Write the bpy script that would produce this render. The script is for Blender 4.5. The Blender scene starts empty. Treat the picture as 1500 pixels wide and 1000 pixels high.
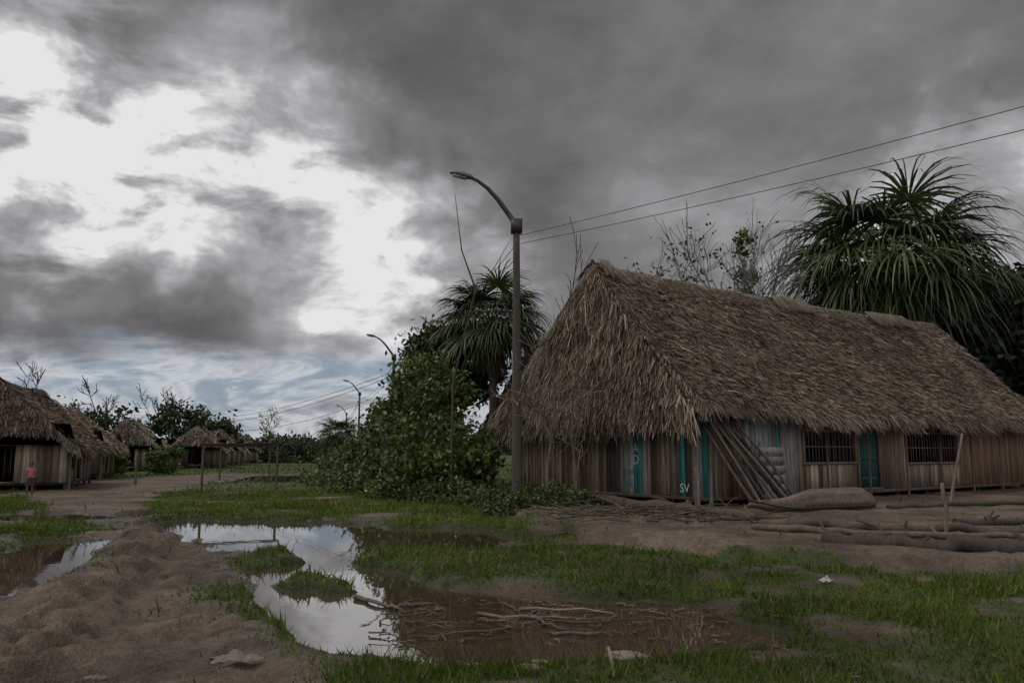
import bpy, math, random
import numpy as np
from mathutils import Vector, Matrix
R = np.random.RandomState(7)
random.seed(7)
sc = bpy.context.scene
COL = sc.collection

# ------------------------------------------------------------------ noise
def _h(ix, iy, seed):
    n = (ix.astype(np.int64)*374761393 + iy.astype(np.int64)*668265263 + seed*974711) & 0xffffffff
    n = ((n ^ (n >> 13))*1274126177) & 0xffffffff
    n = n ^ (n >> 16)
    return (n & 0xffff)/65535.0
def vnoise(x, y, seed=0):
    x = np.asarray(x, float); y = np.asarray(y, float)
    ix = np.floor(x); iy = np.floor(y); fx = x-ix; fy = y-iy
    fx = fx*fx*(3-2*fx); fy = fy*fy*(3-2*fy)
    a = _h(ix, iy, seed); b = _h(ix+1, iy, seed); c = _h(ix, iy+1, seed); d = _h(ix+1, iy+1, seed)
    return (a*(1-fx)+b*fx)*(1-fy)+(c*(1-fx)+d*fx)*fy
def fbm(x, y, seed=0, o=4):
    s = 0; a = .5; t = 0
    for i in range(o):
        s = s+a*vnoise(x*2**i, y*2**i, seed+i*17); t += a; a *= .5
    return s/t
def sstep(a, b, x):
    t = np.clip((x-a)/(b-a), 0, 1); return t*t*(3-2*t)
def poly_sd(x, y, P):
    P = np.array(P, float); n = len(P)
    d = np.full(x.shape, 1e9); ins = np.zeros(x.shape, bool)
    for i in range(n):
        ax, ay = P[i]; bx, by = P[(i+1) % n]
        ex, ey = bx-ax, by-ay
        t = np.clip(((x-ax)*ex+(y-ay)*ey)/(ex*ex+ey*ey), 0, 1)
        d = np.minimum(d, np.hypot(x-ax-t*ex, y-ay-t*ey))
        c = ((ay > y) != (by > y))
        if abs(ey) > 1e-9:
            ins ^= c & (x < ex*(y-ay)/ey+ax)
    return np.where(ins, -d, d)

# ------------------------------------------------------------------ materials
def mat_new(name):
    m = bpy.data.materials.new(name); m.use_nodes = True
    nt = m.node_tree; nt.nodes.clear()
    return m, nt
def N(nt, typ, **kw):
    n = nt.nodes.new(typ)
    for k, v in kw.items():
        setattr(n, k, v)
    return n
def mathn(nt, op, a, b=None, clamp=False):
    n = N(nt, 'ShaderNodeMath', operation=op); n.use_clamp = clamp
    for i, v in enumerate((a, b)):
        if v is None: continue
        if isinstance(v, (int, float)): n.inputs[i].default_value = v
        else: nt.links.new(v, n.inputs[i])
    return n.outputs[0]
def mixc(nt, fac, a, b, mode='MIX'):
    n = N(nt, 'ShaderNodeMix', data_type='RGBA', blend_type=mode)
    for sock, v in ((n.inputs[0], fac), (n.inputs[6], a), (n.inputs[7], b)):
        if isinstance(v, (int, float)): sock.default_value = v
        elif isinstance(v, tuple): sock.default_value = (*v, 1)
        else: nt.links.new(v, sock)
    return n.outputs[2]
def noise(nt, vec, scale, detail=4, rough=.55, dist=0):
    n = N(nt, 'ShaderNodeTexNoise'); n.inputs['Scale'].default_value = scale
    n.inputs['Detail'].default_value = detail; n.inputs['Roughness'].default_value = rough
    n.inputs['Distortion'].default_value = dist
    if vec is not None: nt.links.new(vec, n.inputs['Vector'])
    return n.outputs['Fac']
def ramp(nt, fac, stops):
    r = N(nt, 'ShaderNodeValToRGB'); e = r.color_ramp.elements
    while len(e) < len(stops): e.new(.5)
    for el, (p, c) in zip(e, stops):
        el.position = p; el.color = (*c, 1) if isinstance(c, tuple) else (c, c, c, 1)
    nt.links.new(fac, r.inputs[0]); return r.outputs[0]
def attr_mat(name, rough=.85, nscale=(6, 6, 6), namp=.5, bump=.3, transl=0, spec=.25, detail=4):
    m, nt = mat_new(name)
    at = N(nt, 'ShaderNodeAttribute', attribute_name='tint')
    tc = N(nt, 'ShaderNodeTexCoord'); mp = N(nt, 'ShaderNodeMapping')
    mp.inputs['Scale'].default_value = nscale
    nt.links.new(tc.outputs['Object'], mp.inputs[0])
    f = noise(nt, mp.outputs[0], 1, detail, .65)
    k = ramp(nt, f, [(.25, 1-namp), (.75, 1+namp*.5)])
    c = mixc(nt, 1.0, at.outputs['Color'], k, 'MULTIPLY')
    b = N(nt, 'ShaderNodeBsdfPrincipled'); nt.links.new(c, b.inputs['Base Color'])
    b.inputs['Roughness'].default_value = rough
    b.inputs['Specular IOR Level'].default_value = spec
    o = N(nt, 'ShaderNodeOutputMaterial')
    if bump:
        bp = N(nt, 'ShaderNodeBump'); bp.inputs['Strength'].default_value = bump; bp.inputs['Distance'].default_value = .02
        nt.links.new(f, bp.inputs['Height']); nt.links.new(bp.outputs[0], b.inputs['Normal'])
    if transl:
        t = N(nt, 'ShaderNodeBsdfTranslucent'); nt.links.new(c, t.inputs[0])
        mx = N(nt, 'ShaderNodeMixShader'); mx.inputs[0].default_value = transl
        nt.links.new(b.outputs[0], mx.inputs[1]); nt.links.new(t.outputs[0], mx.inputs[2])
        nt.links.new(mx.outputs[0], o.inputs[0])
    else:
        nt.links.new(b.outputs[0], o.inputs[0])
    return m
def diff_mat(name, transl=0):
    """matte material for the very many small blades and straws: colour per piece"""
    m, nt = mat_new(name)
    at = N(nt, 'ShaderNodeAttribute', attribute_name='tint')
    b = N(nt, 'ShaderNodeBsdfDiffuse'); nt.links.new(at.outputs['Color'], b.inputs[0])
    o = N(nt, 'ShaderNodeOutputMaterial'); out = b.outputs[0]
    if transl:
        t = N(nt, 'ShaderNodeBsdfTranslucent'); nt.links.new(at.outputs['Color'], t.inputs[0])
        mx = N(nt, 'ShaderNodeMixShader'); mx.inputs[0].default_value = transl
        nt.links.new(out, mx.inputs[1]); nt.links.new(t.outputs[0], mx.inputs[2]); out = mx.outputs[0]
    nt.links.new(out, o.inputs[0])
    return m
M_THATCH = diff_mat('thatch')
M_WOOD = attr_mat('weathered_wood', .8, (22, 22, 1.6), .65, .6)
M_BARK = attr_mat('bark', .9, (14, 14, 5), .5, .8)
M_LEAF = attr_mat('leaf', .45, (1.5, 1.5, 1.5), .25, 0, .2, .4, detail=1)
M_GRASS = diff_mat('grass_blade', .2)
M_CONC = attr_mat('concrete', .8, (9, 9, 2), .4, .3)
M_METAL = attr_mat('painted_metal', .5, (12, 12, 12), .25, .1, 0, .5)
M_CLOTH = attr_mat('cloth', .9, (20, 20, 20), .25, .3)
M_SKIN = attr_mat('skin_cloth', .6, (8, 8, 8), .12, 0)
M_STONE = attr_mat('stone', .85, (8, 8, 8), .4, .6)

# ------------------------------------------------------------------ mesh helpers
def empty(name):
    e = bpy.data.objects.new(name, None); COL.objects.link(e); e.empty_display_size = .2; return e
def finish(name, me, mat, parent=None, smooth=False):
    me.materials.append(mat)
    o = bpy.data.objects.new(name, me); COL.objects.link(o)
    if parent: o.parent = parent
    if smooth: me.polygons.foreach_set('use_smooth', np.ones(len(me.polygons), bool))
    return o
def mesh_np(name, V, F, C, mat, parent=None, smooth=False):
    V = np.ascontiguousarray(V, dtype=np.float32); F = np.ascontiguousarray(F, dtype=np.int32)
    me = bpy.data.meshes.new(name); m, k = F.shape
    me.vertices.add(len(V)); me.vertices.foreach_set('co', V.ravel())
    me.loops.add(m*k); me.loops.foreach_set('vertex_index', F.ravel())
    me.polygons.add(m); me.polygons.foreach_set('loop_start', np.arange(0, m*k, k, dtype=np.int32))
    try: me.polygons.foreach_set('loop_total', np.full(m, k, dtype=np.int32))
    except Exception: pass
    me.update(calc_edges=True)
    a = me.attributes.new('tint', 'FLOAT_COLOR', 'POINT')
    C = np.broadcast_to(np.asarray(C, float), (len(V), 3))
    a.data.foreach_set('color', np.hstack([C, np.ones((len(V), 1))]).astype(np.float32).ravel())
    return finish(name, me, mat, parent, smooth)
def soup(name, Q, C, mat, parent=None):
    Q = np.asarray(Q); n, k, _ = Q.shape
    return mesh_np(name, Q.reshape(-1, 3), np.arange(n*k).reshape(n, k), np.repeat(C, k, axis=0), mat, parent)
def unit(v):
    v = np.asarray(v, float); return v/np.maximum(np.linalg.norm(v, axis=-1, keepdims=True), 1e-9)
class Tubes:
    def __init__(s, sides=6): s.V = []; s.F = []; s.C = []; s.n = 0; s.k = sides
    def path(s, pts, rad, col, cap=True):
        pts = np.array(pts, float); n = len(pts); k = s.k
        rad = np.broadcast_to(np.asarray(rad, float), (n,))
        T = np.gradient(pts, axis=0); T = unit(T)
        ref = np.array([0, 0, 1.]) if abs(T[0][2]) < .9 else np.array([1., 0, 0])
        u = unit(np.cross(T, ref)); v = np.cross(T, u)
        a = np.arange(k)*2*np.pi/k
        ring = pts[:, None]+rad[:, None, None]*(np.cos(a)[None, :, None]*u[:, None]+np.sin(a)[None, :, None]*v[:, None])
        s.V.append(ring.reshape(-1, 3)); s.C.append(np.tile(col, (n*k, 1)))
        for i in range(n-1):
            for j in range(k):
                s.F.append((s.n+i*k+j, s.n+i*k+(j+1) % k, s.n+(i+1)*k+(j+1) % k, s.n+(i+1)*k+j))
        s.n += n*k
        if cap:
            for e in (0, n-1):
                s.V.append(np.array([pts[e]])); s.C.append(np.array([col])); c = s.n; s.n += 1
                b = c-n*k if e == 0 else c-1-k
                for j in range(0, k):
                    s.F.append((b+j, b+(j+1) % k, c, c))
    def build(s, name, mat, parent=None, smooth=True):
        V = np.vstack(s.V); C = np.vstack(s.C)
        me = bpy.data.meshes.new(name)
        me.from_pydata(V.tolist(), [], [tuple(dict.fromkeys(f)) for f in s.F])
        a = me.attributes.new('tint', 'FLOAT_COLOR', 'POINT')
        a.data.foreach_set('color', np.hstack([C, np.ones((len(V), 1))]).astype(np.float32).ravel())
        return finish(name, me, mat, parent, smooth)
class Boxes:
    def __init__(s): s.V = []; s.F = []; s.C = []
    def add(s, c, ax, ay, az, col):
        c, ax, ay, az = [np.array(t, float) for t in (c, ax, ay, az)]
        b = len(s.V)*8
        s.V.append(np.array([c+i*ax+j*ay+k*az for k in (-1, 1) for j in (-1, 1) for i in (-1, 1)]))
        for f in ((0, 2, 3, 1), (4, 5, 7, 6), (0, 1, 5, 4), (2, 6, 7, 3), (0, 4, 6, 2), (1, 3, 7, 5)):
            s.F.append([b+q for q in f])
        s.C.append(np.tile(col, (8, 1)))
    def build(s, name, mat, parent=None):
        return mesh_np(name, np.vstack(s.V), np.array(s.F), np.vstack(s.C), mat, parent)

# ------------------------------------------------------------------ ground layout (metres; x right, y away)
PUD = [
 [(-3.2,10.1),(-2.0,7.75),(-1.35,7.1),(-.63,6.9),(.3,7.0),(1.45,6.95),(2.7,7.6),(2.5,8.6),(1.5,9.7),(.08,9.9),(-.9,10.3),(-1.4,11.0),
  (-1.7,11.8),(-2.5,13.2),(-2.9,14.2),(-2.2,14.4),(-.4,14.6),(1.0,16.2),(-.8,18.5),(-3.6,19.6),(-5.9,20.2),(-8.6,21),(-8.9,19),
  (-6.4,16.5),(-4.95,15.4),(-4.0,13.2),(-3.5,11.5)],
 [(-6.0,10.2),(-6.4,12.5),(-7.4,14.5),(-8.0,16.4),(-9.2,16),(-8.8,13.5),(-8.1,11.5),(-7.5,9.8)],
 [(-14,19.5),(-9.8,20.0),(-10.2,22.5),(-15,23)],
 [(-16.2,43.5),(-11.0,44.5),(-12.0,60),(-19,60)],
 [(2.1,11.1),(3.3,10.7),(3.6,11.3),(2.4,11.8)],
]
ISLE = [(-3.85,12.9,.45,.55),(-2.75,11.0,.40,.5),(-2.3,10.6,.25,.3),(-4.3,14.2,.3,.4),(-2.0,13.7,.5,.6)]
MUD = [
 [(-1.2,6.9),(-.9,5),(-.6,2),(-30,2),(-12,7),(-7.6,10),(-6.1,10.4),(-6.6,12.5),(-7.6,14.5),(-8.3,16.2),(-8.8,18),(-11,20),(-14,24),(-20,33),
  (-24,45),(-22,60),(-18,60),(-15.5,40),(-13,30),(-11,24),(-8.9,20),(-8.5,18.8),(-6.2,16.5),(-4.9,14.8),(-4,12.5),(-3.4,10),(-2.2,7.6)],
 [(.0,19.6),(.6,16.8),(1.3,14.8),(2.6,13.0),(4.3,11.7),(6.8,11.2),(14,11.4),(40,14),(40,36),(25,37),(5,33),(-1,27),(-.6,23)],
 [(2.4,7.6),(3.2,7.3),(3.8,8.0),(2.9,8.7)],
]
LUSH = [(-12.5,15.5,3.2),(-17,27,4),(1.5,12.4,2.0),(-7,25,5),(4,9.5,2.0),(7.5,8.5,2.5),(-1,12.5,1.8),(-10,33,5),(3,6.2,1.4),(-1.2,20.5,2.0),(-3,23,3)]
def pud_sd(x, y):
    sd = np.full(x.shape, 1e9)
    for p in PUD:
        sd = np.minimum(sd, poly_sd(x, y, p))
    sd = sd+(fbm(x*1.1, y*1.1, 5, 5)-.5)*1.25*np.clip(y/12, .5, 1.6)
    for ix, iy, r, am in ISLE:
        d = np.hypot(x-ix, (y-iy)*.8)+(fbm(x*3, y*3, 15, 3)-.5)*.5
        sd = np.maximum(sd, (r-d)*1.6)
    return sd
def mud_sd(x, y):
    sd = np.full(x.shape, 1e9)
    for p in MUD:
        sd = np.minimum(sd, poly_sd(x, y, p))
    return sd
def gdens(x, y, mm):
    lush = 0
    for lx, ly, lr in LUSH: lush = np.maximum(lush, np.exp(-(((x-lx)/lr)**2+((y-ly)/lr)**2)))
    d = (1-mm)*sstep(.36, .60, fbm(x*1.3, y*1.3, 51, 5)+.09+.08*lush)
    return d*sstep(.35, .51, fbm(x*.28, y*.28, 52, 3)+.06+.16*lush)
FOOT = []
for i in range(560):
    t = R.rand()
    y = 4.5+15*t**1.3; xc = -3.6-(y-5)*.32
    FOOT.append((xc+R.randn()*(1.1 if i % 2 else .35), y, .07+.05*R.rand(), .12+.1*R.rand(), .03+.045*R.rand()))
for i in range(200):
    FOOT.append((2+R.rand()*9, 12+R.rand()*8, .1+.1*R.rand(), .12+.14*R.rand(), .03+.03*R.rand()))
def q0(x): return x*0
def height(x, y):
    sd = pud_sd(x, y)
    near = np.exp(-((x/30)**2+((y-15)/40)**2))
    base = .02+(.11*(fbm(x*.5, y*.5, 11, 3)-.4)+.05*(fbm(x*3, y*3, 12, 3)-.5))*near
    m = sstep(.3, -.5, mud_sd(x, y)+(fbm(x*.8, y*.8, 31, 4)-.5)*1.8)
    ysd = -poly_sd(x, y, MUD[1])+(fbm(x*1.3, y*1.3, 8, 4)-.5)*1.2
    yard = sstep(.3, .55, ysd)
    base = base+yard*(.17+.10*(fbm(x*1.6, y*1.6, 18, 4)-.5))
    xc = -3.6-(y-5)*.32
    q = (x-xc)+.5*(fbm(y*.35, q0(x), 3, 2)-.5)
    tr = np.exp(-(q/2.6)**2)*sstep(3, 5, y)*sstep(22, 16, y)
    rid = np.abs(fbm(x*3.2, y*1.3, 44, 4)-.5)*2
    rut = np.exp(-((q-.75)/.15)**2)+np.exp(-((q+.75)/.15)**2)
    base = base+tr*(.09*np.cos(q*2.2)+.10*(fbm(x*2.2, y*1.3, 41, 4)-.5)-.09*(1-rid)**3-.10*rut*(.5+fbm(y*1.2, q0(x)+3, 6, 2))+.055*(fbm(x*9, y*7, 42, 3)-.5)+.06)
    t = sstep(-.45, .5, sd)
    h = (-.14-.03*fbm(x*2, y*2, 77, 2))*(1-t)+(base+.01)*t
    h = np.where(sd > .7, np.maximum(h, -.035), h)
    return h, sd, m
n1 = 900
s = np.linspace(-1, 1, n1)
gx = 4*np.sinh(s*6.1); gy = 9+4*np.sinh(s*6.1)
X, Y = np.meshgrid(gx, gy)
H, SD, MM = height(X, Y)
for fx, fy, rx, ry, d in FOOT:
    i0, i1 = np.searchsorted(gx, [fx-.5, fx+.5]); j0, j1 = np.searchsorted(gy, [fy-.6, fy+.6])
    xs = X[j0:j1, i0:i1]; ys = Y[j0:j1, i0:i1]
    r2 = ((xs-fx)/rx)**2+((ys-fy)/ry)**2
    H[j0:j1, i0:i1] += (-d*np.exp(-r2**1.5)+.35*d*np.exp(-(np.sqrt(r2)-1.4)**2*5))*(SD[j0:j1, i0:i1] > .3)
H = np.where(SD > .7, np.maximum(H, -.05), H)
far = sstep(150, 600, np.hypot(X, Y)); H = H-far*1.0
idx = np.arange(n1*n1).reshape(n1, n1)
F = np.stack([idx[:-1, :-1], idx[:-1, 1:], idx[1:, 1:], idx[1:, :-1]], -1).reshape(-1, 4)
grassm = np.clip((1-MM)*.32+.68*gdens(X, Y, MM), 0, 1)
grassm = np.where(Y > 45, np.maximum(grassm, (1-MM)*.8), grassm)
wet = sstep(1.1, .0, SD)
Cg = np.stack([grassm, wet, np.zeros_like(wet)], -1).reshape(-1, 3)
m, nt = mat_new('ground_mud_grass')
at = N(nt, 'ShaderNodeAttribute', attribute_name='tint'); sp = N(nt, 'ShaderNodeSeparateColor'); nt.links.new(at.outputs['Color'], sp.inputs[0])
tc = N(nt, 'ShaderNodeTexCoord'); ob = tc.outputs['Object']
nA = noise(nt, ob, .55, 3, .6); nB = noise(nt, ob, 5, 5, .7); nC = noise(nt, ob, 30, 3, .7)
mud = ramp(nt, nB, [(.25, (.076, .055, .040)), (.5, (.140, .106, .080)), (.8, (.215, .170, .135))])
dk_ = ramp(nt, nA, [(.40, 1.08), (.60, .52)])
mud = mixc(nt, 1.0, mud, dk_, 'MULTIPLY')
sp_c = ramp(nt, nC, [(.3, .66), (.7, 1.28)])
mud = mixc(nt, 1.0, mud, sp_c, 'MULTIPLY')
gr = ramp(nt, nB, [(.3, (.026, .040, .011)), (.7, (.068, .088, .026))])
g = mathn(nt, 'ADD', sp.outputs[0], mathn(nt, 'MULTIPLY', mathn(nt, 'SUBTRACT', nB, .5), .8))
gm = N(nt, 'ShaderNodeMapRange'); gm.inputs[1].default_value = .36; gm.inputs[2].default_value = .72; nt.links.new(g, gm.inputs[0])
c = mixc(nt, gm.outputs[0], mud, gr)
w = mathn(nt, 'ADD', sp.outputs[1], mathn(nt, 'MULTIPLY', mathn(nt, 'SUBTRACT', nB, .5), .5), True)
c = mixc(nt, w, c, mixc(nt, 1.0, c, (.50, .44, .38), 'MULTIPLY'))
b = N(nt, 'ShaderNodeBsdfPrincipled'); nt.links.new(c, b.inputs['Base Color'])
rr = N(nt, 'ShaderNodeMapRange'); rr.inputs[3].default_value = .75; rr.inputs[4].default_value = .30; nt.links.new(w, rr.inputs[0]); nt.links.new(rr.outputs[0], b.inputs['Roughness'])
b.inputs['Specular IOR Level'].default_value = .3
bp = N(nt, 'ShaderNodeBump'); bp.inputs['Strength'].default_value = 1.0; bp.inputs['Distance'].default_value = .08
hh = mathn(nt, 'ADD', mathn(nt, 'MULTIPLY', nB, 1.0), mathn(nt, 'MULTIPLY', nC, .5))
nt.links.new(hh, bp.inputs['Height']); nt.links.new(bp.outputs[0], b.inputs['Normal'])
o = N(nt, 'ShaderNodeOutputMaterial'); nt.links.new(b.outputs[0], o.inputs[0])
V = np.stack([X, Y, H], -1).reshape(-1, 3)
mesh_np('ground', V, F, Cg, m, smooth=True)
def zat(x, y):
    return float(height(np.array([x]), np.array([y]))[0][0])
m, nt = mat_new('puddle_water')
b = N(nt, 'ShaderNodeBsdfPrincipled'); b.inputs['Base Color'].default_value = (.050, .036, .025, 1)
b.inputs['Roughness'].default_value = .015; b.inputs['IOR'].default_value = 2.0
tc = N(nt, 'ShaderNodeTexCoord'); nn = noise(nt, tc.outputs['Object'], 4, 2, .5)
bp = N(nt, 'ShaderNodeBump'); bp.inputs['Strength'].default_value = .03; bp.inputs['Distance'].default_value = .02
nt.links.new(nn, bp.inputs['Height']); nt.links.new(bp.outputs[0], b.inputs['Normal'])
o = N(nt, 'ShaderNodeOutputMaterial'); nt.links.new(b.outputs[0], o.inputs[0]); M_WATER = m
x0, x1, y0, y1 = -24, 6, 4, 66
mesh_np('puddle_water', [(x0, y0, -.062), (x1, y0, -.062), (x1, y1, -.062), (x0, y1, -.062)], [[0, 1, 2, 3]], (0, 0, 0), M_WATER)

# ------------------------------------------------------------------ grass
def grass(name, n, ylo, yhi, xr, hmin, hmax, pw=1.6, power=1.0, dead=.08, c0=(.056, .088, .016), c1=(.118, .165, .035)):
    y = ylo+(yhi-ylo)*R.rand(n)**pw; x = (R.rand(n)*2-1)*xr*(y/yhi*.85+.15)
    h, sd, mm = height(x, y)
    dens = gdens(x, y, mm)**power+(mm > .5)*.008
    isl = np.zeros_like(x)
    for ix, iy, r, am in ISLE: isl = np.maximum(isl, sstep(r*1.6, r*.5, np.hypot(x-ix, (y-iy)*.8)))
    dens = np.maximum(dens, isl*.9)
    dens = np.where(h < -.045, isl*.35+(fbm(x*1.2, y*1.2, 9, 2) > .60)*.05*(y > 10.5), dens)
    keep = (R.rand(n) < dens)
    r = np.stack([x-2.63, y-25], -1); sa = r@np.array([.8166, .577]); sb = r@np.array([.577, -.8166])
    keep &= ~((sa > .3) & (sa < 21) & (sb < 4) & (sb > -5))
    x, y, h = x[keep], y[keep], h[keep]; k = len(x)
    clump = fbm(x*1.7, y*1.7, 61, 3)
    hh = (hmin+(hmax-hmin)*R.rand(k)**2)*(.35+1.3*clump)
    a = R.rand(k)*2*np.pi; lean = hh[:, None]*(.25+.7*R.rand(k, 1))*np.stack([np.cos(a), np.sin(a)], -1)
    wd = (.003+.0010*y)*(0.6+.7*R.rand(k))
    b_ = R.rand(k)*2*np.pi; wx = np.stack([np.cos(b_), np.sin(b_)], -1)*wd[:, None]
    base = np.stack([x, y, h-.01], -1); tip = base+np.hstack([lean, hh[:, None]])
    W = np.hstack([wx, np.zeros((k, 1))])
    Q = np.stack([base-W, base+W, tip], 1)
    t = R.rand(k, 1)
    C = (1-t)*np.array(c0)+t*np.array(c1)
    dry = (R.rand(k, 1) < dead); C = np.where(dry, np.array([.16, .135, .07]), C)
    C = C*(.45+1.0*fbm(x*.6, y*.6, 66, 4))[:, None]
    return soup(name, Q, C, M_GRASS)
grass('grass', 500000, 4.2, 34, 24, .02, .075, 1.5)
grass('grass_tufts', 40000, 5, 26, 17, .07, .22, 1.4, 2.5, .15)
grass('field_grass', 60000, 30, 130, 75, .07, .2, 1.2)

# ------------------------------------------------------------------ foliage
def leaf_quads(P, size, asp=.5, updroop=.3):
    n = len(P); d = unit(R.randn(n, 3)+np.array([0, 0, -updroop])); q = unit(np.cross(d, R.randn(n, 3)))
    L = size*(.6+.8*R.rand(n, 1)); Wd = L*asp
    return np.stack([P-d*L, P+q*Wd-d*L*.1, P+d*L, P-q*Wd-d*L*.1], 1)
def clumped(blobs, nper, nclump, csz):
    out = []; tint = []
    for (x, y, z, rx, ry, rz) in blobs:
        nc = nclump
        d = unit(R.randn(nc, 3)); r = .45+.70*R.rand(nc, 1)**.6
        c = np.array([x, y, z])+d*r*np.array([rx, ry, rz])
        c[:, 2] = np.maximum(c[:, 2], .05)
        ct = .35+1.1*R.rand(nc)
        i = R.randint(0, nc, nper)
        p = c[i]+R.randn(nper, 3)*csz*np.array([1, 1, .7])*(.6+.8*R.rand(nc)[i])[:, None]
        out.append(p); tint.append(ct[i])
    P = np.vstack(out); T = np.concatenate(tint)
    k = P[:, 2] > .02
    return P[k], T[k]
def bush(name, blobs, nper=2500, nclump=40, csz=.3, size=.12, c0=(.042, .072, .015), c1=(.095, .145, .034), parent=None, asp=.5):
    P, T = clumped(blobs, nper, nclump, csz)
    Q = leaf_quads(P, size, asp)
    t = R.rand(len(P), 1)
    C = ((1-t)*np.array(c0)+t*np.array(c1))*T[:, None]
    return soup(name, Q, C, M_LEAF, parent)
def branches(T, base, d, L, r, depth, col, spread=.6, up=.15, kids=3, minr=.008):
    base = np.array(base, float); d = unit(np.array(d, float)); pts = [base]; n = 5; p = base; dd = d
    for i in range(n):
        dd = unit(dd+R.randn(3)*.10+np.array([0, 0, up*.15])); p = p+dd*L/n; pts.append(p)
    T.path(pts, np.linspace(r, max(r*.5, minr), n+1), col, cap=False)
    ends = [p]
    if depth > 0:
        for k in range(kids):
            t = .35+.65*(k+R.rand())/kids; i = min(int(t*n), n); q = pts[i]
            nd = unit(dd+R.randn(3)*spread+np.array([0, 0, up]))
            ends += branches(T, q, nd, L*(.5+.25*R.rand()), max(r*.5, minr), depth-1, col, spread, up, kids, minr)
    return ends
DARKB = (.07, .055, .045)
def bare_tree(name, x, y, h, r=.05, depth=3, kids=3, spread=.6, col=DARKB, lean=(0, 0), leaves=0, zb=0, minr=.01, lsz=.13):
    e = empty(name); T = Tubes(5)
    ends = branches(T, (x, y, zb), (lean[0], lean[1], 1), h*.48, r, depth, col, spread, .25, kids, minr)
    T.build('trunk_and_limbs', M_BARK, e)
    if leaves:
        E = np.array(ends); P = E[R.randint(0, len(E), leaves)]+R.randn(leaves, 3)*.28
        C = np.tile((.045, .07, .02), (leaves, 1))*(.5+R.rand(leaves, 1))
        soup('leaves', leaf_quads(P, lsz), C, M_LEAF, e)
    return e
hb = [(-1.9,28.8,1.3,1.1,1.6,1.6),(-2.9,31,1.8,1.8,2,2.3),(-4.0,34.5,2.3,1.7,2.3,2.6),(-5.3,39,1.7,1.8,2.5,2.0),(-6.9,44,1.5,1.6,3,1.8),
      (-9.0,50,1.2,1.5,3,1.3),(-11.6,57,.8,1.3,3,.9),(-3.4,29.8,.8,1.5,1.6,.9),(-5.1,34,.9,1.3,2,1.0),(-7.0,39,.8,1.3,2,.9)]
bush('roadside_bushes', hb, 5000, 64, .29, .115)
sp_ = [(-4.1,33.5,4.6,.8,.9,1.2),(-2.5,30,3.7,.9,.8,.9),(-3.4,32,4.3,.9,.8,1.2),(-5.3,36.5,3.3,.8,.8,.8),(-6.9,43,3.0,.6,.8,.7)]
bush('shrub_shoots', sp_, 1100, 22, .2, .11, (.055,.095,.02),(.12,.18,.045))
bush('low_weeds', [(-1.9,26.6,.2,1.6,1.0,.5),(-.9,25.0,.15,.8,.8,.35),(-3.6,28.0,.2,1.6,1.0,.5),(-6,33.0,.2,2,2,.5),(-9,41,.2,2,3,.5),(1.3,23.6,.2,.9,.9,.4)], 2200, 50, .16, .07)
bush('pole_base_bush', [(.6,21.6,.2,.95,.6,.5),(1.5,21.9,.15,.8,.5,.45),(-.2,21.3,.1,.5,.4,.2)], 3000, 50, .12, .05, (.030,.048,.013),(.065,.09,.026))
e = empty('broadleaf_tree'); T = Tubes(6)
T.path([(-3.4, 41, 0), (-3.5, 41, 3), (-3.7, 41, 6.2)], [.17, .13, .07], DARKB)
for q in [(-5.0,41,5.6),(-2.2,41,6.0),(-3.0,40.2,6.8),(-4.5,41.8,6.6)]: T.path([(-3.5,41,3.0), ((-3.5+q[0])/2,(41+q[1])/2,(3+q[2])/2+.3), q], [.08,.06,.03], DARKB)
T.build('trunk', M_BARK, e)
bush('crown', [(-3.5,41,6.5,1.8,1.8,1.7),(-4.5,41,5.4,1.3,1.5,1.4),(-2.2,41,5.6,1.6,1.5,1.5)], 3500, 45, .32, .15, (.025,.045,.012),(.06,.09,.024), e)

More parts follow.
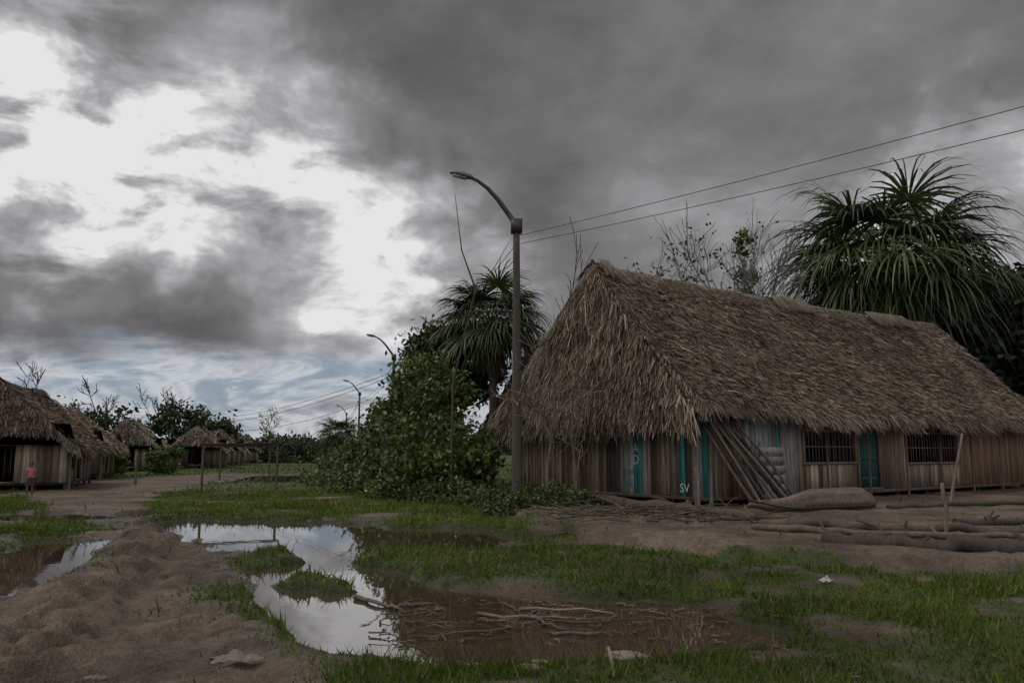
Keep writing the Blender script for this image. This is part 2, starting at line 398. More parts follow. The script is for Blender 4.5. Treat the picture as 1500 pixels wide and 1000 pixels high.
def palm(name, x, y, z, rad, nf=34, zb=0, c0=(.026, .046, .015), c1=(.070, .105, .036), dead=5, wl=.05, r=.2, droop=1.0, top=1.25):
    e = empty(name); T = Tubes(8)
    T.path([(x, y, zb), (x+.1, y, z*.5), (x, y, z-.1)], [r*1.1, r*.9, r*.85], (.09, .075, .06))
    T.build('trunk', M_BARK, e)
    Q = []; C = []; PT = Tubes(4)
    for i in range(nf+dead):
        isd = i >= nf
        az = i*2.39996+R.rand()*.4
        el = (top-(top+.55)*((i+.5)/nf)**.8) if not isd else -1.1-.3*R.rand()
        d = np.array([math.cos(az)*math.cos(el), math.sin(az)*math.cos(el), math.sin(el)])
        Lp = rad*(.40+.18*R.rand())
        if isd: Lp *= .8
        p = np.array([x, y, z]); pts = [p]
        for k in range(5):
            d = unit(d+np.array([0, 0, -.07*droop])); p = p+d*Lp/5; pts.append(p)
        col = (.06, .075, .03) if not isd else (.12, .09, .05)
        PT.path(pts, np.linspace(.035, .02, 6)*rad/3.5, col, cap=False)
        side = unit(np.cross(d, [0, 0, 1.])); nrm = np.cross(side, d)
        nl = 50; LL = rad*(.50+.12*R.rand())*(0.75 if isd else 1)
        shade = .5+.9*R.rand()
        for j in range(nl):
            th = (j/(nl-1)-.5)*2*2.2+R.randn()*.04
            ld = unit(math.cos(th)*d+math.sin(th)*side+nrm*(.12*abs(math.sin(th))+.10+R.randn()*.07))
            L = LL*(1-.22*(abs(th)/2.2)**1.5)*(.8+.4*R.rand())
            q = p.copy(); wv = unit(np.cross(ld, nrm)+R.randn(3)*.3)*wl*.5
            segs = 5; pp = [q]
            dd = ld
            for k in range(segs):
                g_ = (.10+.55*(k/segs)**1.3)*(1.6 if isd else 1)*(.7+.6*R.rand())*droop
                dd = unit(dd+np.array([0, 0, -g_])); q = q+dd*L/segs; pp.append(q)
            ws = [.5, 1, .95, .75, .45, .08]
            t = R.rand(); cc = (np.array(c0)*(1-t)+np.array(c1)*t)*shade if not isd else np.array([.13, .095, .05])*(.6+.6*t)
            for k in range(segs):
                Q.append([pp[k]-wv*ws[k], pp[k]+wv*ws[k], pp[k+1]+wv*ws[k+1], pp[k+1]-wv*ws[k+1]]); C.append(cc)
    PT.build('petioles', M_BARK, e)
    soup('fan_leaves', np.array(Q), np.array(C), M_LEAF, e)
    return e
palm('palm_tree', -1.0, 38, 7.9, 3.3, 42, wl=.08)
palm('palm_tree', 21.7, 45, 12.3, 7.7, 56, wl=.14, r=.3, droop=1.15, top=1.2)
palm('palm_tree', 30.5, 48, 9.8, 6.2, 46, wl=.14, r=.3, droop=1.25, top=1.15)
palm('palm_tree', -25.5, 118, 4.2, 3.6, 24, wl=.14)
bush('background_trees', [(26,45,5,5,2.5,5.5),(31,44,5,5,3,6),(22,47,6,4,2.5,4.5),(36,46,6,5,4,7),(28,49,8.5,4,3,3.5),(24,48,8,3.5,2.5,3),(33,50,9,4,3,4),(40,48,6,5,4,7)], 5500, 70, .55, .26, (.014,.025,.009),(.032,.050,.015))
bush('tree_mass', [(-47,92,2.5,5,4,3.5),(-54,92,3,5,4,3.5),(-40,95,2.5,4,4,4.2),(-36,96,2,3,3,3),(-62,88,3,6,4,4),(-33,118,2,4,4,2),(-70,85,3,6,4,5)], 3500, 60, .6, .3, (.02,.04,.012),(.05,.075,.022))
bush('garden_bush', [(-28.5,56,1.2,1.5,1.3,1.5),(-25,58,.9,1.3,1.3,1.0)], 2200, 30, .25, .13)
bush('garden_bush', [(-30,112,1.2,4,3,1.4),(-22,125,1.3,4,3,1.6),(-16,75,.6,2,4,.8)], 2000, 40, .35, .2, (.02,.035,.01),(.045,.07,.02))
n = 26000; x = (R.rand(n)*2-1)*900; y = 420+R.rand(n)*60
z = -1.2+(4.5+4.0*fbm(x*.02, x*0, 3, 4))*R.rand(n)
soup('distant_forest', leaf_quads(np.stack([x, y, z], -1), 2.6, .7), np.tile((.03, .045, .025), (n, 1))*(.6+.7*R.rand(n, 1)), M_LEAF)

bare_tree('bare_tree', 1.0, 22.9, 6.6, .06, 4, 3, .6, (.19,.155,.125), (.02, 0), minr=.012)
bare_tree('bare_tree', 1.9, 23.6, 5.2, .04, 3, 4, .7, (.16,.13,.11), (.05, 0), minr=.011)
bare_tree('bare_tree', 1.9, 33.0, 13.6, .07, 3, 3, .35, (.08,.07,.06), (-.03, 0), minr=.014)
bare_tree('bare_tree', 3.6, 34.5, 13.0, .06, 3, 3, .3, (.08,.07,.06), (.02, 0), minr=.014)
bare_tree('bare_tree', -46, 90, 12, .12, 4, 3, .6, DARKB, minr=.035)
bare_tree('bare_tree', -57, 92, 14, .12, 4, 3, .6, DARKB, minr=.035)
bare_tree('bare_tree', -40, 94, 12.5, .12, 4, 3, .6, DARKB, minr=.035)
bare_tree('bare_tree', -38, 125, 9, .12, 4, 3, .6, DARKB, leaves=200, minr=.04)
bare_tree('bare_tree', 8.8, 42, 15.0, .13, 4, 4, .5, (.08,.07,.06), leaves=1100, minr=.014)
bare_tree('bare_tree', 12.6, 42, 17.5, .13, 4, 4, .38, (.16,.15,.14), leaves=60, minr=.013)
bush('vine_clump', [(12.8,42,9.6,.3,.3,.9),(12.7,42,11.2,.5,.4,.8),(12.6,42,12.8,.3,.3,.7)], 340, 16, .16, .12)
T = Tubes(5); T.path([(-2.05,27,0),(-2.0,27,4),(-1.5,27,6.2),(-1.25,27,7.2),(-1.75,27,8.6),(-2.0,27,10.6)], [.05,.045,.04,.035,.022,.01], DARKB)
T.path([(-1.28,27,7.1),(-.6,27,8.0),(-.1,27,8.9)], [.02,.015,.008], DARKB); T.build('bare_sapling', M_BARK)

# ------------------------------------------------------------------ thatched houses
TH0 = np.array([.130, .098, .074]); TH1 = np.array([.43, .36, .295])
def thatch_house(name, G, adir, hwF, hwB, L, ridge, eF, eB, nF, nB, nG, gbot, lean=.5, sag=.15, sl=.5, sw=.02, tone=1.0, lump=.10, seed=1, back_gable=True, sg_=None, swg=None):
    e = empty(name)
    sg_ = sg_ or sl; swg = swg or sw
    a = np.array([adir[0], adir[1], 0.]); a = a/np.linalg.norm(a); b = np.array([a[1], -a[0], 0.]); up = np.array([0, 0, 1.])
    G = np.array([G[0], G[1], 0.])
    def rp(s_, t, side, lift=0):
        s_ = np.asarray(s_, float); t = np.asarray(t, float)
        hw, ev = (hwF, eF) if side > 0 else (hwB, eB)
        z = ridge-(ridge-ev)*t - .10*np.sin(np.pi*np.clip(t, 0, 1)) - sag*np.sin(np.pi*np.clip(s_/L, 0, 1))*(1-t*.5)
        z = z+lump*(fbm(s_*.8+50, t*4+3, seed+(0 if side > 0 else 9), 3)-.5)*2*(.35+.65*np.clip(t*3, 0, 1))
        n = unit(b*side*(ridge-ev)+up*hw)
        P = G+a*s_[..., None]+b*(side*hw*t)[..., None]+up*z[..., None]
        return P+n*np.asarray(lift)[..., None]
    ns, ntt = 60, 12
    for side, nm in ((1, 'roof_slope_front'), (-1, 'roof_slope_back')):
        S, Tt = np.meshgrid(np.linspace(0, L, ns), np.linspace(0, 1, ntt))
        P = rp(S.ravel(), Tt.ravel(), side, np.full(S.size, -.03)); P2 = rp(S.ravel(), Tt.ravel(), side, np.full(S.size, -.16))
        idx = np.arange(ns*ntt).reshape(ntt, ns)
        F = np.stack([idx[:-1, :-1], idx[:-1, 1:], idx[1:, 1:], idx[1:, :-1]], -1).reshape(-1, 4)
        mesh_np(nm, np.vstack([P, P2]), np.vstack([F, F[:, ::-1]+ns*ntt]), TH0*.5*tone, M_THATCH, e)
    Qs = []; Cs = []
    for side, cnt in ((1, nF), (-1, nB)):
        hw, ev = (hwF, eF) if side > 0 else (hwB, eB)
        SL = math.hypot(hw, ridge-ev)
        s_ = R.rand(cnt)*(L+.3)-.15; t = R.rand(cnt)
        ex = int(cnt*.09); t[:ex] = 1-.07*R.rand(ex)
        ln = sl*(.35+1.1*R.rand(cnt)**1.5)
        ln[:ex] *= .6+1.3*fbm(s_[:ex]*1.6, s_[:ex]*0, seed+40, 3)
        dt = ln/SL
        js = R.randn(cnt)*.38*ln
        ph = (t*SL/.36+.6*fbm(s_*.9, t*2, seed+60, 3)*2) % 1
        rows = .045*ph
        P0 = rp(s_, t, side, .0+R.rand(cnt)*.03+rows); P1 = rp(s_+js, t+dt, side, .01+R.rand(cnt)**2*.16+rows)
        P1[:, 2] -= np.maximum(t+dt-1, 0)*SL*.45
        w = sw*(.5+1.1*R.rand(cnt, 1))
        wv = unit(a+up*(R.randn(cnt, 1)*.45))*w
        Qs.append(np.stack([P0-wv, P0+wv, P1+wv*.35, P1-wv*.35], 1))
        k = R.rand(cnt, 1)**1.8
        col = (TH0*(1-k)+TH1*k)*(.55+.9*fbm(s_*.8, t*5, seed+3, 4))[:, None]*tone
        col = col*(.66+.34*ph)[:, None]  # row shading put into straw colour: darker just below the row above
        col = np.where(R.rand(cnt, 1) < .06, col*1.7, col); col = np.where(R.rand(cnt, 1) < .12, col*.5, col)
        Cs.append(col)
    cnt = int(nF*.10)
    s_ = R.rand(cnt)*L; side = np.where(R.rand(cnt) < .5, 1, -1)
    step = .03+.16*(vnoise(s_*.30, s_*0, seed+5) > .55)
    for sd_ in (1, -1):
        mk = side == sd_
        ss = s_[mk]; t0 = R.rand(mk.sum())*.03; t1 = t0+.08*(.6+.8*R.rand(mk.sum()))
        P0 = rp(ss, t0, sd_, .05+step[mk]); P1 = rp(ss+R.randn(len(ss))*.12, t1, sd_, .03+step[mk]*.8+R.rand(mk.sum())*.08)
        wv = a*sw*(.7+.8*R.rand(len(ss), 1))
        Qs.append(np.stack([P0-wv, P0+wv, P1+wv*.4, P1-wv*.4], 1))
        k = R.rand(len(ss), 1)**1.5; Cs.append((TH0*(1-k)+TH1*k)*.75*tone)
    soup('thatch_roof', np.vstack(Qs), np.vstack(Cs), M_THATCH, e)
    for gi, (s0, sg, cnt) in enumerate(((0, 1, nG), (L, -1, nG//4 if back_gable else 0))):
        if cnt == 0: continue
        B = R.rand(cnt*3)*(hwF+hwB)-hwB; Z = gbot+R.rand(cnt*3)*(ridge-gbot)
        top = np.where(B > 0, ridge-(ridge-eF)*B/hwF, ridge-(ridge-eB)*(-B)/hwB)-.05
        ok = (Z < top); B = B[ok]; Z = Z[ok]; B = B[:cnt]; Z = Z[:cnt]; k_ = len(B)
        fr = 1-(Z-gbot)/(ridge-gbot)
        off = lean*fr
        ln = sg_*1.3*(.4+.9*R.rand(k_))*(.65+.8*fbm(B*2.2, Z*0, seed+33, 3))
        rowf = .14*(((ridge-Z+.5*fbm(B, Z, seed+9, 2))/.6) % 1)
        P0 = G+a*(s0-sg*(off+.02+rowf+R.rand(k_)*.05))[:, None]+b*B[:, None]+up*Z[:, None]
        fan = B/(hwF)*.25
        P1 = P0+up*(-ln)[:, None]+b*((R.randn(k_)*.30+fan*.6)*ln)[:, None]-a*(sg*(.04+.20*R.rand(k_)))[:, None]
        wv = unit(b+up*R.randn(k_, 1)*.3+a*R.randn(k_, 1)*.5)*swg*(.6+.9*R.rand(k_, 1))
        Q = np.stack([P0-wv, P0+wv, P1+wv*.3, P1-wv*.3], 1)
        kk = R.rand(k_, 1)**1.8
        C = (TH0*.6*(1-kk)+TH1*.95*kk)*(.5+.9*fbm(B*1.3, Z*1.0, seed+21, 4))[:, None]*tone
        C = np.where(R.rand(k_, 1) < .30, C*.38, C)
        soup('gable_thatch' if gi == 0 else 'gable_thatch_back', Q, C, M_THATCH, e)
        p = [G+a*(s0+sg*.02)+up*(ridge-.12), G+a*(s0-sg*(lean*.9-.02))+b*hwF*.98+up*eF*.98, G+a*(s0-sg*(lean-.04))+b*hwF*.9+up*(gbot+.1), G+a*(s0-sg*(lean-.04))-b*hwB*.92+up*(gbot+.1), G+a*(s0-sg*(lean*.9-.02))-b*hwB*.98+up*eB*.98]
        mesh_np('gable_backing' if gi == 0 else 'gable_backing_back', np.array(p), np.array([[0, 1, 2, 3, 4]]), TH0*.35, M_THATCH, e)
        Tb = Tubes(6)
        for sd_, hw, ev in ((1, hwF, eF), (-1, hwB, eB)):
            tt = np.linspace(-.02, 1.02, 9)
            P = rp(np.full(9, s0-sg*.06), tt, sd_, np.full(9, .07))
            Tb.path(P, .035, (.10, .08, .065))
        Tb.build('verge_poles' if gi == 0 else 'verge_poles_back', M_BARK, e)
        cnt2 = nG//4
        Q = []; C = []
        for sd_ in (1, -1):
            t = R.rand(cnt2); P0 = rp(np.full(cnt2, s0)-sg*.03, t, sd_, R.rand(cnt2)*.08-.02)
            P1 = P0-a*(sg*(.05+.2*R.rand(cnt2, 1)))-up*(.2+.4*R.rand(cnt2, 1))+b*sd_*(.22*R.rand(cnt2, 1))
            wv = unit(b*.7+a*R.randn(cnt2, 1)*.4)*swg*(.6+.9*R.rand(cnt2, 1))
            Q.append(np.stack([P0-wv, P0+wv, P1+wv*.3, P1-wv*.3], 1)); k = R.rand(cnt2, 1)**1.5; C.append((TH0*.8*(1-k)+TH1*k)*tone)
        soup('verge_fringe' if gi == 0 else 'verge_fringe_back', np.vstack(Q), np.vstack(C), M_THATCH, e)
    return e, a, b, up, G

HA = (.8166, .577)
house, a, b, up, G = thatch_house('thatched_house', (2.63, 25), HA, 4.46, 5.5, 21.0, 7.6, 2.90, 2.5, 130000, 20000, 20000, 2.75, lean=.45, sag=.16, sl=.32, sw=.015, seed=4, sg_=.50, swg=.021, lump=.14)
def loc(s_, B, z): return G+a*s_+b*B+up*z
BR = [(.22, .16, .12), (.28, .22, .17), (.36, .29, .23), (.16, .12, .09), (.25, .18, .135), (.40, .34, .28)]
TEAL = (.08, .36, .35); LG = (.50, .50, .48)
def wall(bx, p0, d, nrm, length, z0, z1, special, openings=(), palette=BR, pw=.19):
    x = 0
    while x < length-.02:
        w = min(pw*(.7+.6*R.rand()), length-x); c = x+w/2
        col = palette[R.randint(len(palette))]
        for (u0, u1, cc) in special:
            if u0 <= c <= u1: col = cc
        col = np.array(col)*(.55+.7*R.rand())
        zs = [(z0-.05*R.rand(), z1)]
        for (u0, u1, q0_, q1) in openings:
            if u0 <= c <= u1:
                zs = [t for t in ((z0, q0_), (q1, z1)) if t[1]-t[0] > .03]
        for za, zb in zs:
            bx.add(p0+d*c+up*((za+zb)/2)+nrm*R.rand()*.02, d*(w/2-.004-.006*R.rand()), nrm*.012, up*(zb-za)/2+d*(R.randn()*.004), col)
        x += w
bx = Boxes()
pc = loc(.6, 3.95, 0)
gl = 9.2
wall(bx, pc, -b, -a, gl, .45, 2.85, [(0,.12,TEAL),(.12,.42,LG),(.72,1.0,TEAL),(2.45,2.62,LG),(2.62,2.98,TEAL),(2.98,3.5,(.50,.50,.48)),(7.3,9.2,(.55,.43,.33))])
fl = 19.6
wins = [(4.3, 7.0, 1.35, 2.3), (7.25, 8.4, .5, 2.45), (10.2, 13.7, 1.3, 2.3)]
wall(bx, pc, a, b, fl, .45, 2.9, [(1.6,3.0,(.34,.36,.38)),(3.0,3.25,TEAL),(3.25,4.1,(.34,.33,.32)),(14,19.6,(.27,.17,.125)),(8.5,10,(.25,.19,.155))], wins)
wall(bx, loc(.6, -5.0, 0), a, -b, fl, .45, 2.6, [])
wall(bx, loc(20.2, 3.95, 0), -b, a, gl, .45, 2.85, [])
bx.build('plank_walls', M_WOOD, house)
bx = Boxes()
c = loc(10.4, -.65, .38); bx.add(c, a*9.85, b*4.62, up*.05, (.12, .09, .07))
for (u0, u1, q0_, q1) in wins:
    mid = pc+a*(u0+u1)/2
    fr = (.20, .15, .12)
    bx.add(mid+up*(q0_-.03)+b*.03, a*((u1-u0)/2+.12), b*.04, up*.035, fr); bx.add(mid+up*(q1+.03)+b*.03, a*((u1-u0)/2+.12), b*.04, up*.035, fr)
    for u in (u0-.06, u1+.06): bx.add(pc+a*u+up*(q0_+q1)/2+b*.03, a*.035, b*.038, up*((q1-q0_)/2), fr)
    if q0_ > 1:
        k = u0+.1
        while k < u1:
            bx.add(pc+a*k+up*(q0_+q1)/2, a*.014, b*.012, up*(q1-q0_)/2, (.16, .12, .10)); k += .12+.1*R.rand()
        bx.add(mid+up*(q0_+q1)/2+b*.02, a*(u1-u0)/2, b*.01, up*.02, (.16, .12, .10))
    else:
        bx.add(mid+up*(q0_+q1)/2-b*.03, a*((u1-u0)/2-.02), b*.02, up*(q1-q0_)/2, (.03, .085, .085))
        for zz in (.8, 1.45, 2.1): bx.add(mid+up*zz-b*.002, a*((u1-u0)/2-.08), b*.012, up*.05, (.035, .10, .10))
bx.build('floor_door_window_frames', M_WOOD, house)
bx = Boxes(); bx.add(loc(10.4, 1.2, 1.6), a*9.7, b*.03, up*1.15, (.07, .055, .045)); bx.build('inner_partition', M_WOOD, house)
T = Tubes(7)
for i in range(11):
    for B in (3.75, 0, -4.8):
        sx = .75+i*1.93
        T.path([loc(sx, B, -.15), loc(sx, B, .36)], .08, (.10, .08, .065))
for i in range(6):
    B = 3.9-i*1.7; T.path([loc(.72, B, -.1), loc(.72, B, .4)], .07, (.10, .08, .065))
T.path([loc(-.05, 4.1, 0.02), loc(0, 4.12, 2.9)], .06, (.14, .12, .10))
T.path([loc(.25, 4.3, 0.02), loc(.35, 4.25, 2.8)], .05, (.13, .105, .09))
for i in range(8):
    sx = 3.5+i*2.3; T.path([loc(sx, 4.18, .05), loc(sx, 4.15, 2.9)], .035, (.12, .09, .07))
T.path([loc(.2, 4.12, 2.78), loc(20.5, 4.12, 2.78)], .05, (.09, .07, .06))
T.build('posts', M_BARK, house)
def letters(txt, size, u, z, col=(.70, .70, .67)):
    cu = bpy.data.curves.new('lettering', 'FONT'); cu.body = txt; cu.size = size; cu.extrude = .002; cu.align_x = 'CENTER'; cu.space_line = .85
    o = bpy.data.objects.new('lettering', cu); COL.objects.link(o)
    X_ = Vector(b); Z_ = Vector(-a); Y_ = Vector((0, 0, 1))
    M = Matrix.Identity(4)
    for i in range(3): M[i][0] = X_[i]; M[i][1] = Y_[i]; M[i][2] = Z_[i]
    M.translation = Vector(pc-b*u-a*.045+up*z); o.parent = house; o.matrix_world = M
    mm, nt = mat_new('sign_paint'); bs = N(nt, 'ShaderNodeBsdfPrincipled'); bs.inputs['Base Color'].default_value = (*col, 1); bs.inputs['Roughness'].default_value = .8
    oo = N(nt, 'ShaderNodeOutputMaterial'); nt.links.new(bs.outputs[0], oo.inputs[0]); cu.materials.append(mm)
letters('A\nD', .40, 2.8, 1.65); letters('SV', .34, .86, .55); letters('10:2001', .2, 3.1, 1.0, col=(.06, .25, .25)); letters('IDA', .24, 3.15, .62, col=(.06, .25, .25))

thatch_house('thatched_shed', (1.1, 38), HA, 4.3, 4.6, 9, 7.0, 2.4, 2.4, 9000, 5000, 9000, 2.5, lean=.4, sl=.5, sw=.03, seed=14)

def small_hut(G_, adir, hw, L, ridge, ev, seed, tone=1.1, n=9000, wl=.05):
    e, a_, b_, u_, g_ = thatch_house('thatched_hut', G_, adir, hw, hw, L, ridge, ev, ev, n, n//2, n//2, ev+.75, lean=.2, sag=.12, sl=.36, sw=wl, tone=tone, seed=seed)
    bx = Boxes()
    pal = [(.32, .26, .20), (.24, .18, .135), (.44, .38, .31), (.17, .125, .10)]
    def W(p0, d, nrm, ln, z1, op=()):
        x = 0
        while x < ln:
            w = .28; c = x+w/2; col = np.array(pal[R.randint(4)])*(.7+.5*R.rand()); zz = [(.35, z1)]
            for u0, u1, q0_, q1 in op:
                if u0 < c < u1: zz = [t for t in ((.35, q0_), (q1, z1)) if t[1]-t[0] > .03]
            for za, zb in zz: bx.add(p0+d*c+u_*(za+zb)/2, d*(w/2-.008), nrm*.015, u_*(zb-za)/2, col)
            x += w
    w0 = hw-.45
    W(g_+a_*.4-b_*w0, b_, -a_, 2*w0, ev+.8, [(w0*.7, w0*1.3, .4, 1.9)])
    W(g_+a_*.4+b_*w0, a_, b_, L-1, ev+.3, [(1, 2, .9, 1.5), (3, 3.8, .4, 1.7)])
    W(g_+a_*.4-b_*w0, a_, -b_, L-1, ev+.3)
    W(g_+a_*(L-.5)-b_*w0, b_, a_, 2*w0, ev+.8)
    bx.add(g_+a_*L/2+u_*.3, a_*(L/2-.5), b_*w0, u_*.05, (.08, .06, .05))
    bx.build('plank_walls', M_WOOD, e)
    T = Tubes(5)
    for i in range(5):
        for B in (-w0, 0, w0):
            T.path([g_+a_*(.6+i*(L-1.2)/4)+b_*B-u_*.1, g_+a_*(.6+i*(L-1.2)/4)+b_*B+u_*.3], .08, (.07, .055, .045))
    for B in (-hw*.93, hw*.93): T.path([g_+b_*B, g_+b_*B+u_*(ev+.1)], .05, (.10, .08, .07))
    T.build('posts', M_BARK, e)
    return e
small_hut((-21.6, 33.5), (-.35, .94), 3.1, 8.5, 4.7, 2.0, 31, wl=.026, n=20000, tone=.85)
small_hut((-26.4, 45.5), (-.33, .94), 3.1, 8, 4.5, 2.0, 32, wl=.036, tone=1.3, n=12000)
small_hut((-31.7, 66), (-.33, .94), 2.9, 8, 4.3, 1.9, 33, wl=.05, tone=1.1)
small_hut((-30.2, 77), (-.30, .95), 2.9, 9, 4.1, 1.9, 34, wl=.06)
small_hut((-34.0, 93), (-.30, .95), 3.0, 9, 4.2, 1.9, 35, wl=.07)
small_hut((-37.0, 108), (-.30, .95), 3.0, 9, 4.2, 1.9, 36, wl=.08)
small_hut((-41.0, 124), (-.30, .95), 3.0, 9, 4.2, 1.9, 37, wl=.09)

# ------------------------------------------------------------------ street lamps and wires
def lamp(x, y, adir=(-1, 0)):
    e = empty('street_lamp'); T = Tubes(12); A = np.array([adir[0], adir[1], 0.]); A /= np.linalg.norm(A)
    zz = np.linspace(-.2, 8.2, 10)
    T.path([(x, y, z) for z in zz], np.linspace(.15, .095, 10), (.080, .068, .058)); T.build('pole', M_CONC, e)
    B = Boxes(); B.add((x, y, 8.22), A*.16, np.cross(A, [0, 0, 1])*.14, (0, 0, .2), (.03, .028, .026)); B.build('pole_cap_box', M_METAL, e)
    T = Tubes(10); p0 = np.array([x, y, 8.3])
    prof = [(.03, 0), (.28, .35), (.55, .72), (.85, 1.05), (1.15, 1.27), (1.36, 1.36)]
    T.path([p0+A*q+np.array([0, 0, r_]) for q, r_ in prof], [.085, .075, .068, .06, .05, .045], (.03, .03, .028)); T.build('arm', M_METAL, e)
    hp = p0+A*1.28+np.array([0, 0, 1.34]); hd = unit(A+np.array([0, 0, .22])); sd = np.cross(hd, [0, 0, 1.]); sd = unit(sd); hu = np.cross(sd, hd)
    V = []; F = []; k = 12; sec = [(0, .05, .05), (.08, .11, .085), (.3, .16, .11), (.5, .15, .09), (.68, .08, .05), (.71, .01, .01)]
    for q, w_, h_ in sec:
        for j in range(k):
            an = j*2*math.pi/k; V.append(hp+hd*q+sd*w_*math.cos(an)+hu*(h_*math.sin(an)*(1 if math.sin(an) > 0 else .6)))
    for i in range(len(sec)-1):
        for j in range(k): F.append((i*k+j, i*k+(j+1) % k, (i+1)*k+(j+1) % k, (i+1)*k+j))
    mesh_np('luminaire', np.array(V), np.array(F), (.10, .10, .10), M_METAL, e, True)
    Bx = Boxes(); Bx.add(hp+hd*.40-hu*.062, hd*.2, sd*.10, hu*.014, (.40, .40, .38)); Bx.build('lens', M_METAL, e)
    return e
LP = [(.13, 22.7), (-8.3, 55.6), (-17.6, 92), (-29.6, 143), (-44, 200)]
for x, y in LP: lamp(x, y, (-1, -.1))
T = Tubes(4)
def wire(p, q, sag, r=.012):
    p = np.array(p); q = np.array(q); t = np.linspace(0, 1, 24)[:, None]
    P = p*(1-t)+q*t; P[:, 2] -= (4*sag*t*(1-t))[:, 0]; T.path(P, r, (.02, .02, .02), cap=False)
wire((.25, 22.7, 7.95), (30, -5, 9.6), .5, .009); wire((.25, 22.7, 7.7), (30, -5, 9.0), .6, .009)
for i in range(len(LP)-1):
    for k, z in enumerate((7.7, 7.3)):
        wire((*LP[i], z), (*LP[i+1], z), .7, .012+.006*i)
wire((-8.3, 55.6, 7.2), (-47, 112, 6.6), 1.4, .02); wire((-8.3, 55.6, 6.9), (-47, 112, 5.9), 1.4, .02)
wire((-17.6, 92, 7.0), (-50, 130, 5.0), 1.2, .025)
T.build('power_lines', M_METAL)

# ------------------------------------------------------------------ football goal frames
def goal(p, q, h):
    T = Tubes(7); c = (.05, .042, .035); p = np.array([*p, 0.]); q = np.array([*q, 0.]); u_ = np.array([0, 0, 1.])
    T.path([p-u_*.2, p+u_*h], .055, c); T.path([q-u_*.2, q+u_*h], .055, c); T.path([p+u_*(h-.04)-(q-p)*.04, q+u_*h+(q-p)*.04], .05, c)
    T.build('football_goal', M_BARK)
goal((-12.9, 33.6), (-10.2, 35.0), 2.0); goal((-17.2, 47.5), (-14.6, 48.5), 2.0)
T = Tubes(6); T.path([(-18.4, 39.5, -.1), (-18.4, 39.5, 1.5)], .06, DARKB); T.build('wooden_post', M_BARK)

# ------------------------------------------------------------------ dugout canoe lying keel-up
def canoe(p, q, w, h):
    p = np.array(p, float); q = np.array(q, float); d = unit(q-p); L = np.linalg.norm(q-p); s_ = unit(np.cross([0, 0, 1.], d)); u_ = np.array([0, 0, 1.])
    V = []; C = []; ns, k = 56, 24
    fw = lambda t: max(.02, min(1, (t/.5))**.9*min(1, ((1-t)/.14))**.5)
    lf = lambda t: .24*max(0, 1-t/.3)**1.3+.05*max(0, (t-.9)/.1)
    for i in range(ns):
        t = i/(ns-1); f = fw(t)
        ww = w*f; hh = h*(.18+.82*f)*(1 if 0 < i < ns-1 else .15)
        for j in range(k):
            an = 2*math.pi*j/k; cx = math.cos(an); cz = math.sin(an)
            r = 1+.035*(float(vnoise(np.array(j*.9), np.array(t*3.), 3))-.5)
            cx = np.sign(cx)*abs(cx)**.75
            str_ = float(fbm(np.array([j*1.7]), np.array([t*4.]), 3, 3)[0])
            V.append(p+d*L*t+s_*ww*cx*r+u_*(lf(t)+hh*.46+hh*(.54*cz if cz > 0 else .48*cz)*r)); C.append(np.array([.165, .13, .11])*(.25+1.3*str_)*(1 if cz > -.2 else .6))  # streaky wood tint; shade of the hull's underside painted in as darker colour
    F = [(i*k+j, i*k+(j+1) % k, (i+1)*k+(j+1) % k, (i+1)*k+j) for i in range(ns-1) for j in range(k)]
    e = empty('dugout_canoe'); mesh_np('hull', np.array(V), np.array(F), np.array(C), M_BARK, e, True)
    T = Tubes(5)
    for sd_ in (-1, 1):
        T.path([p+d*L*t+s_*sd_*w*.99*fw(t)+u_*(h*.26+lf(t)) for t in np.linspace(.01, .985, 30)], .024, (.07, .055, .045))
    T.build('gunwale', M_BARK, e)
canoe((5.7, 19.6, .14), (9.6, 21.5, .16), .36, .60)

# ------------------------------------------------------------------ logs, poles, sticks
def log(name, pts, r0, r1, col, n=10, rough=.15):
    pts = np.array(pts, float); t = np.linspace(0, len(pts)-1, n); P = np.stack([np.interp(t, range(len(pts)), pts[:, i]) for i in range(3)], -1)
    P += R.randn(n, 3)*r0*rough; rr = np.linspace(r0, r1, n)*(1+.10*R.randn(n))
    T = Tubes(9); T.path(P, rr, col)
    if r0 > .06:
        for q in range(3):
            i = R.randint(2, n-2); T.path([P[i], P[i]+np.array([R.randn()*.15, R.randn()*.15, .12+.15*R.rand()])], [rr[i]*.45, rr[i]*.25], col)
    return T.build(name, M_BARK)
log('driftwood_log', [(2.2, 22.9, .35), (4.2, 20.2, .28), (5.5, 18.2, .22)], .15, .11, (.085, .068, .056), 14, .25)
log('driftwood_log', [(2.8, 22.6, .2), (4.4, 21.4, .22), (5.0, 19.6, .2)], .11, .07, (.07, .056, .046), 12, .3)
log('driftwood_log', [(1.9, 20.2, .1), (3.5, 19.4, .2), (4.6, 19.2, .3)], .08, .05, (.07, .056, .046), 12, .3)
log('driftwood_log', [(5.2, 13.6, .20), (6.9, 12.4, .26), (9.4, 11.7, .28)], .17, .12, (.062, .052, .044), 22, .2)
log('driftwood_log', [(4.6, 15.5, .26), (6.2, 14.3, .31), (8.8, 13.0, .34)], .07, .05, (.12, .098, .08), 14, .4)
log('driftwood_log', [(5.4, 15.9, .28), (7.2, 14.6, .32), (10, 13.2, .38)], .10, .07, (.08, .066, .055), 14, .3)
log('driftwood_log', [(5.6, 14.9, .24), (7.2, 13.8, .26), (9.5, 12.5, .26)], .05, .04, (.06, .05, .042), 14, .4)
log('driftwood_log', [(9, 16.5, .24), (11, 16.8, .24), (14.5, 17.2, .24)], .08, .06, (.07, .058, .048), 12, .3)
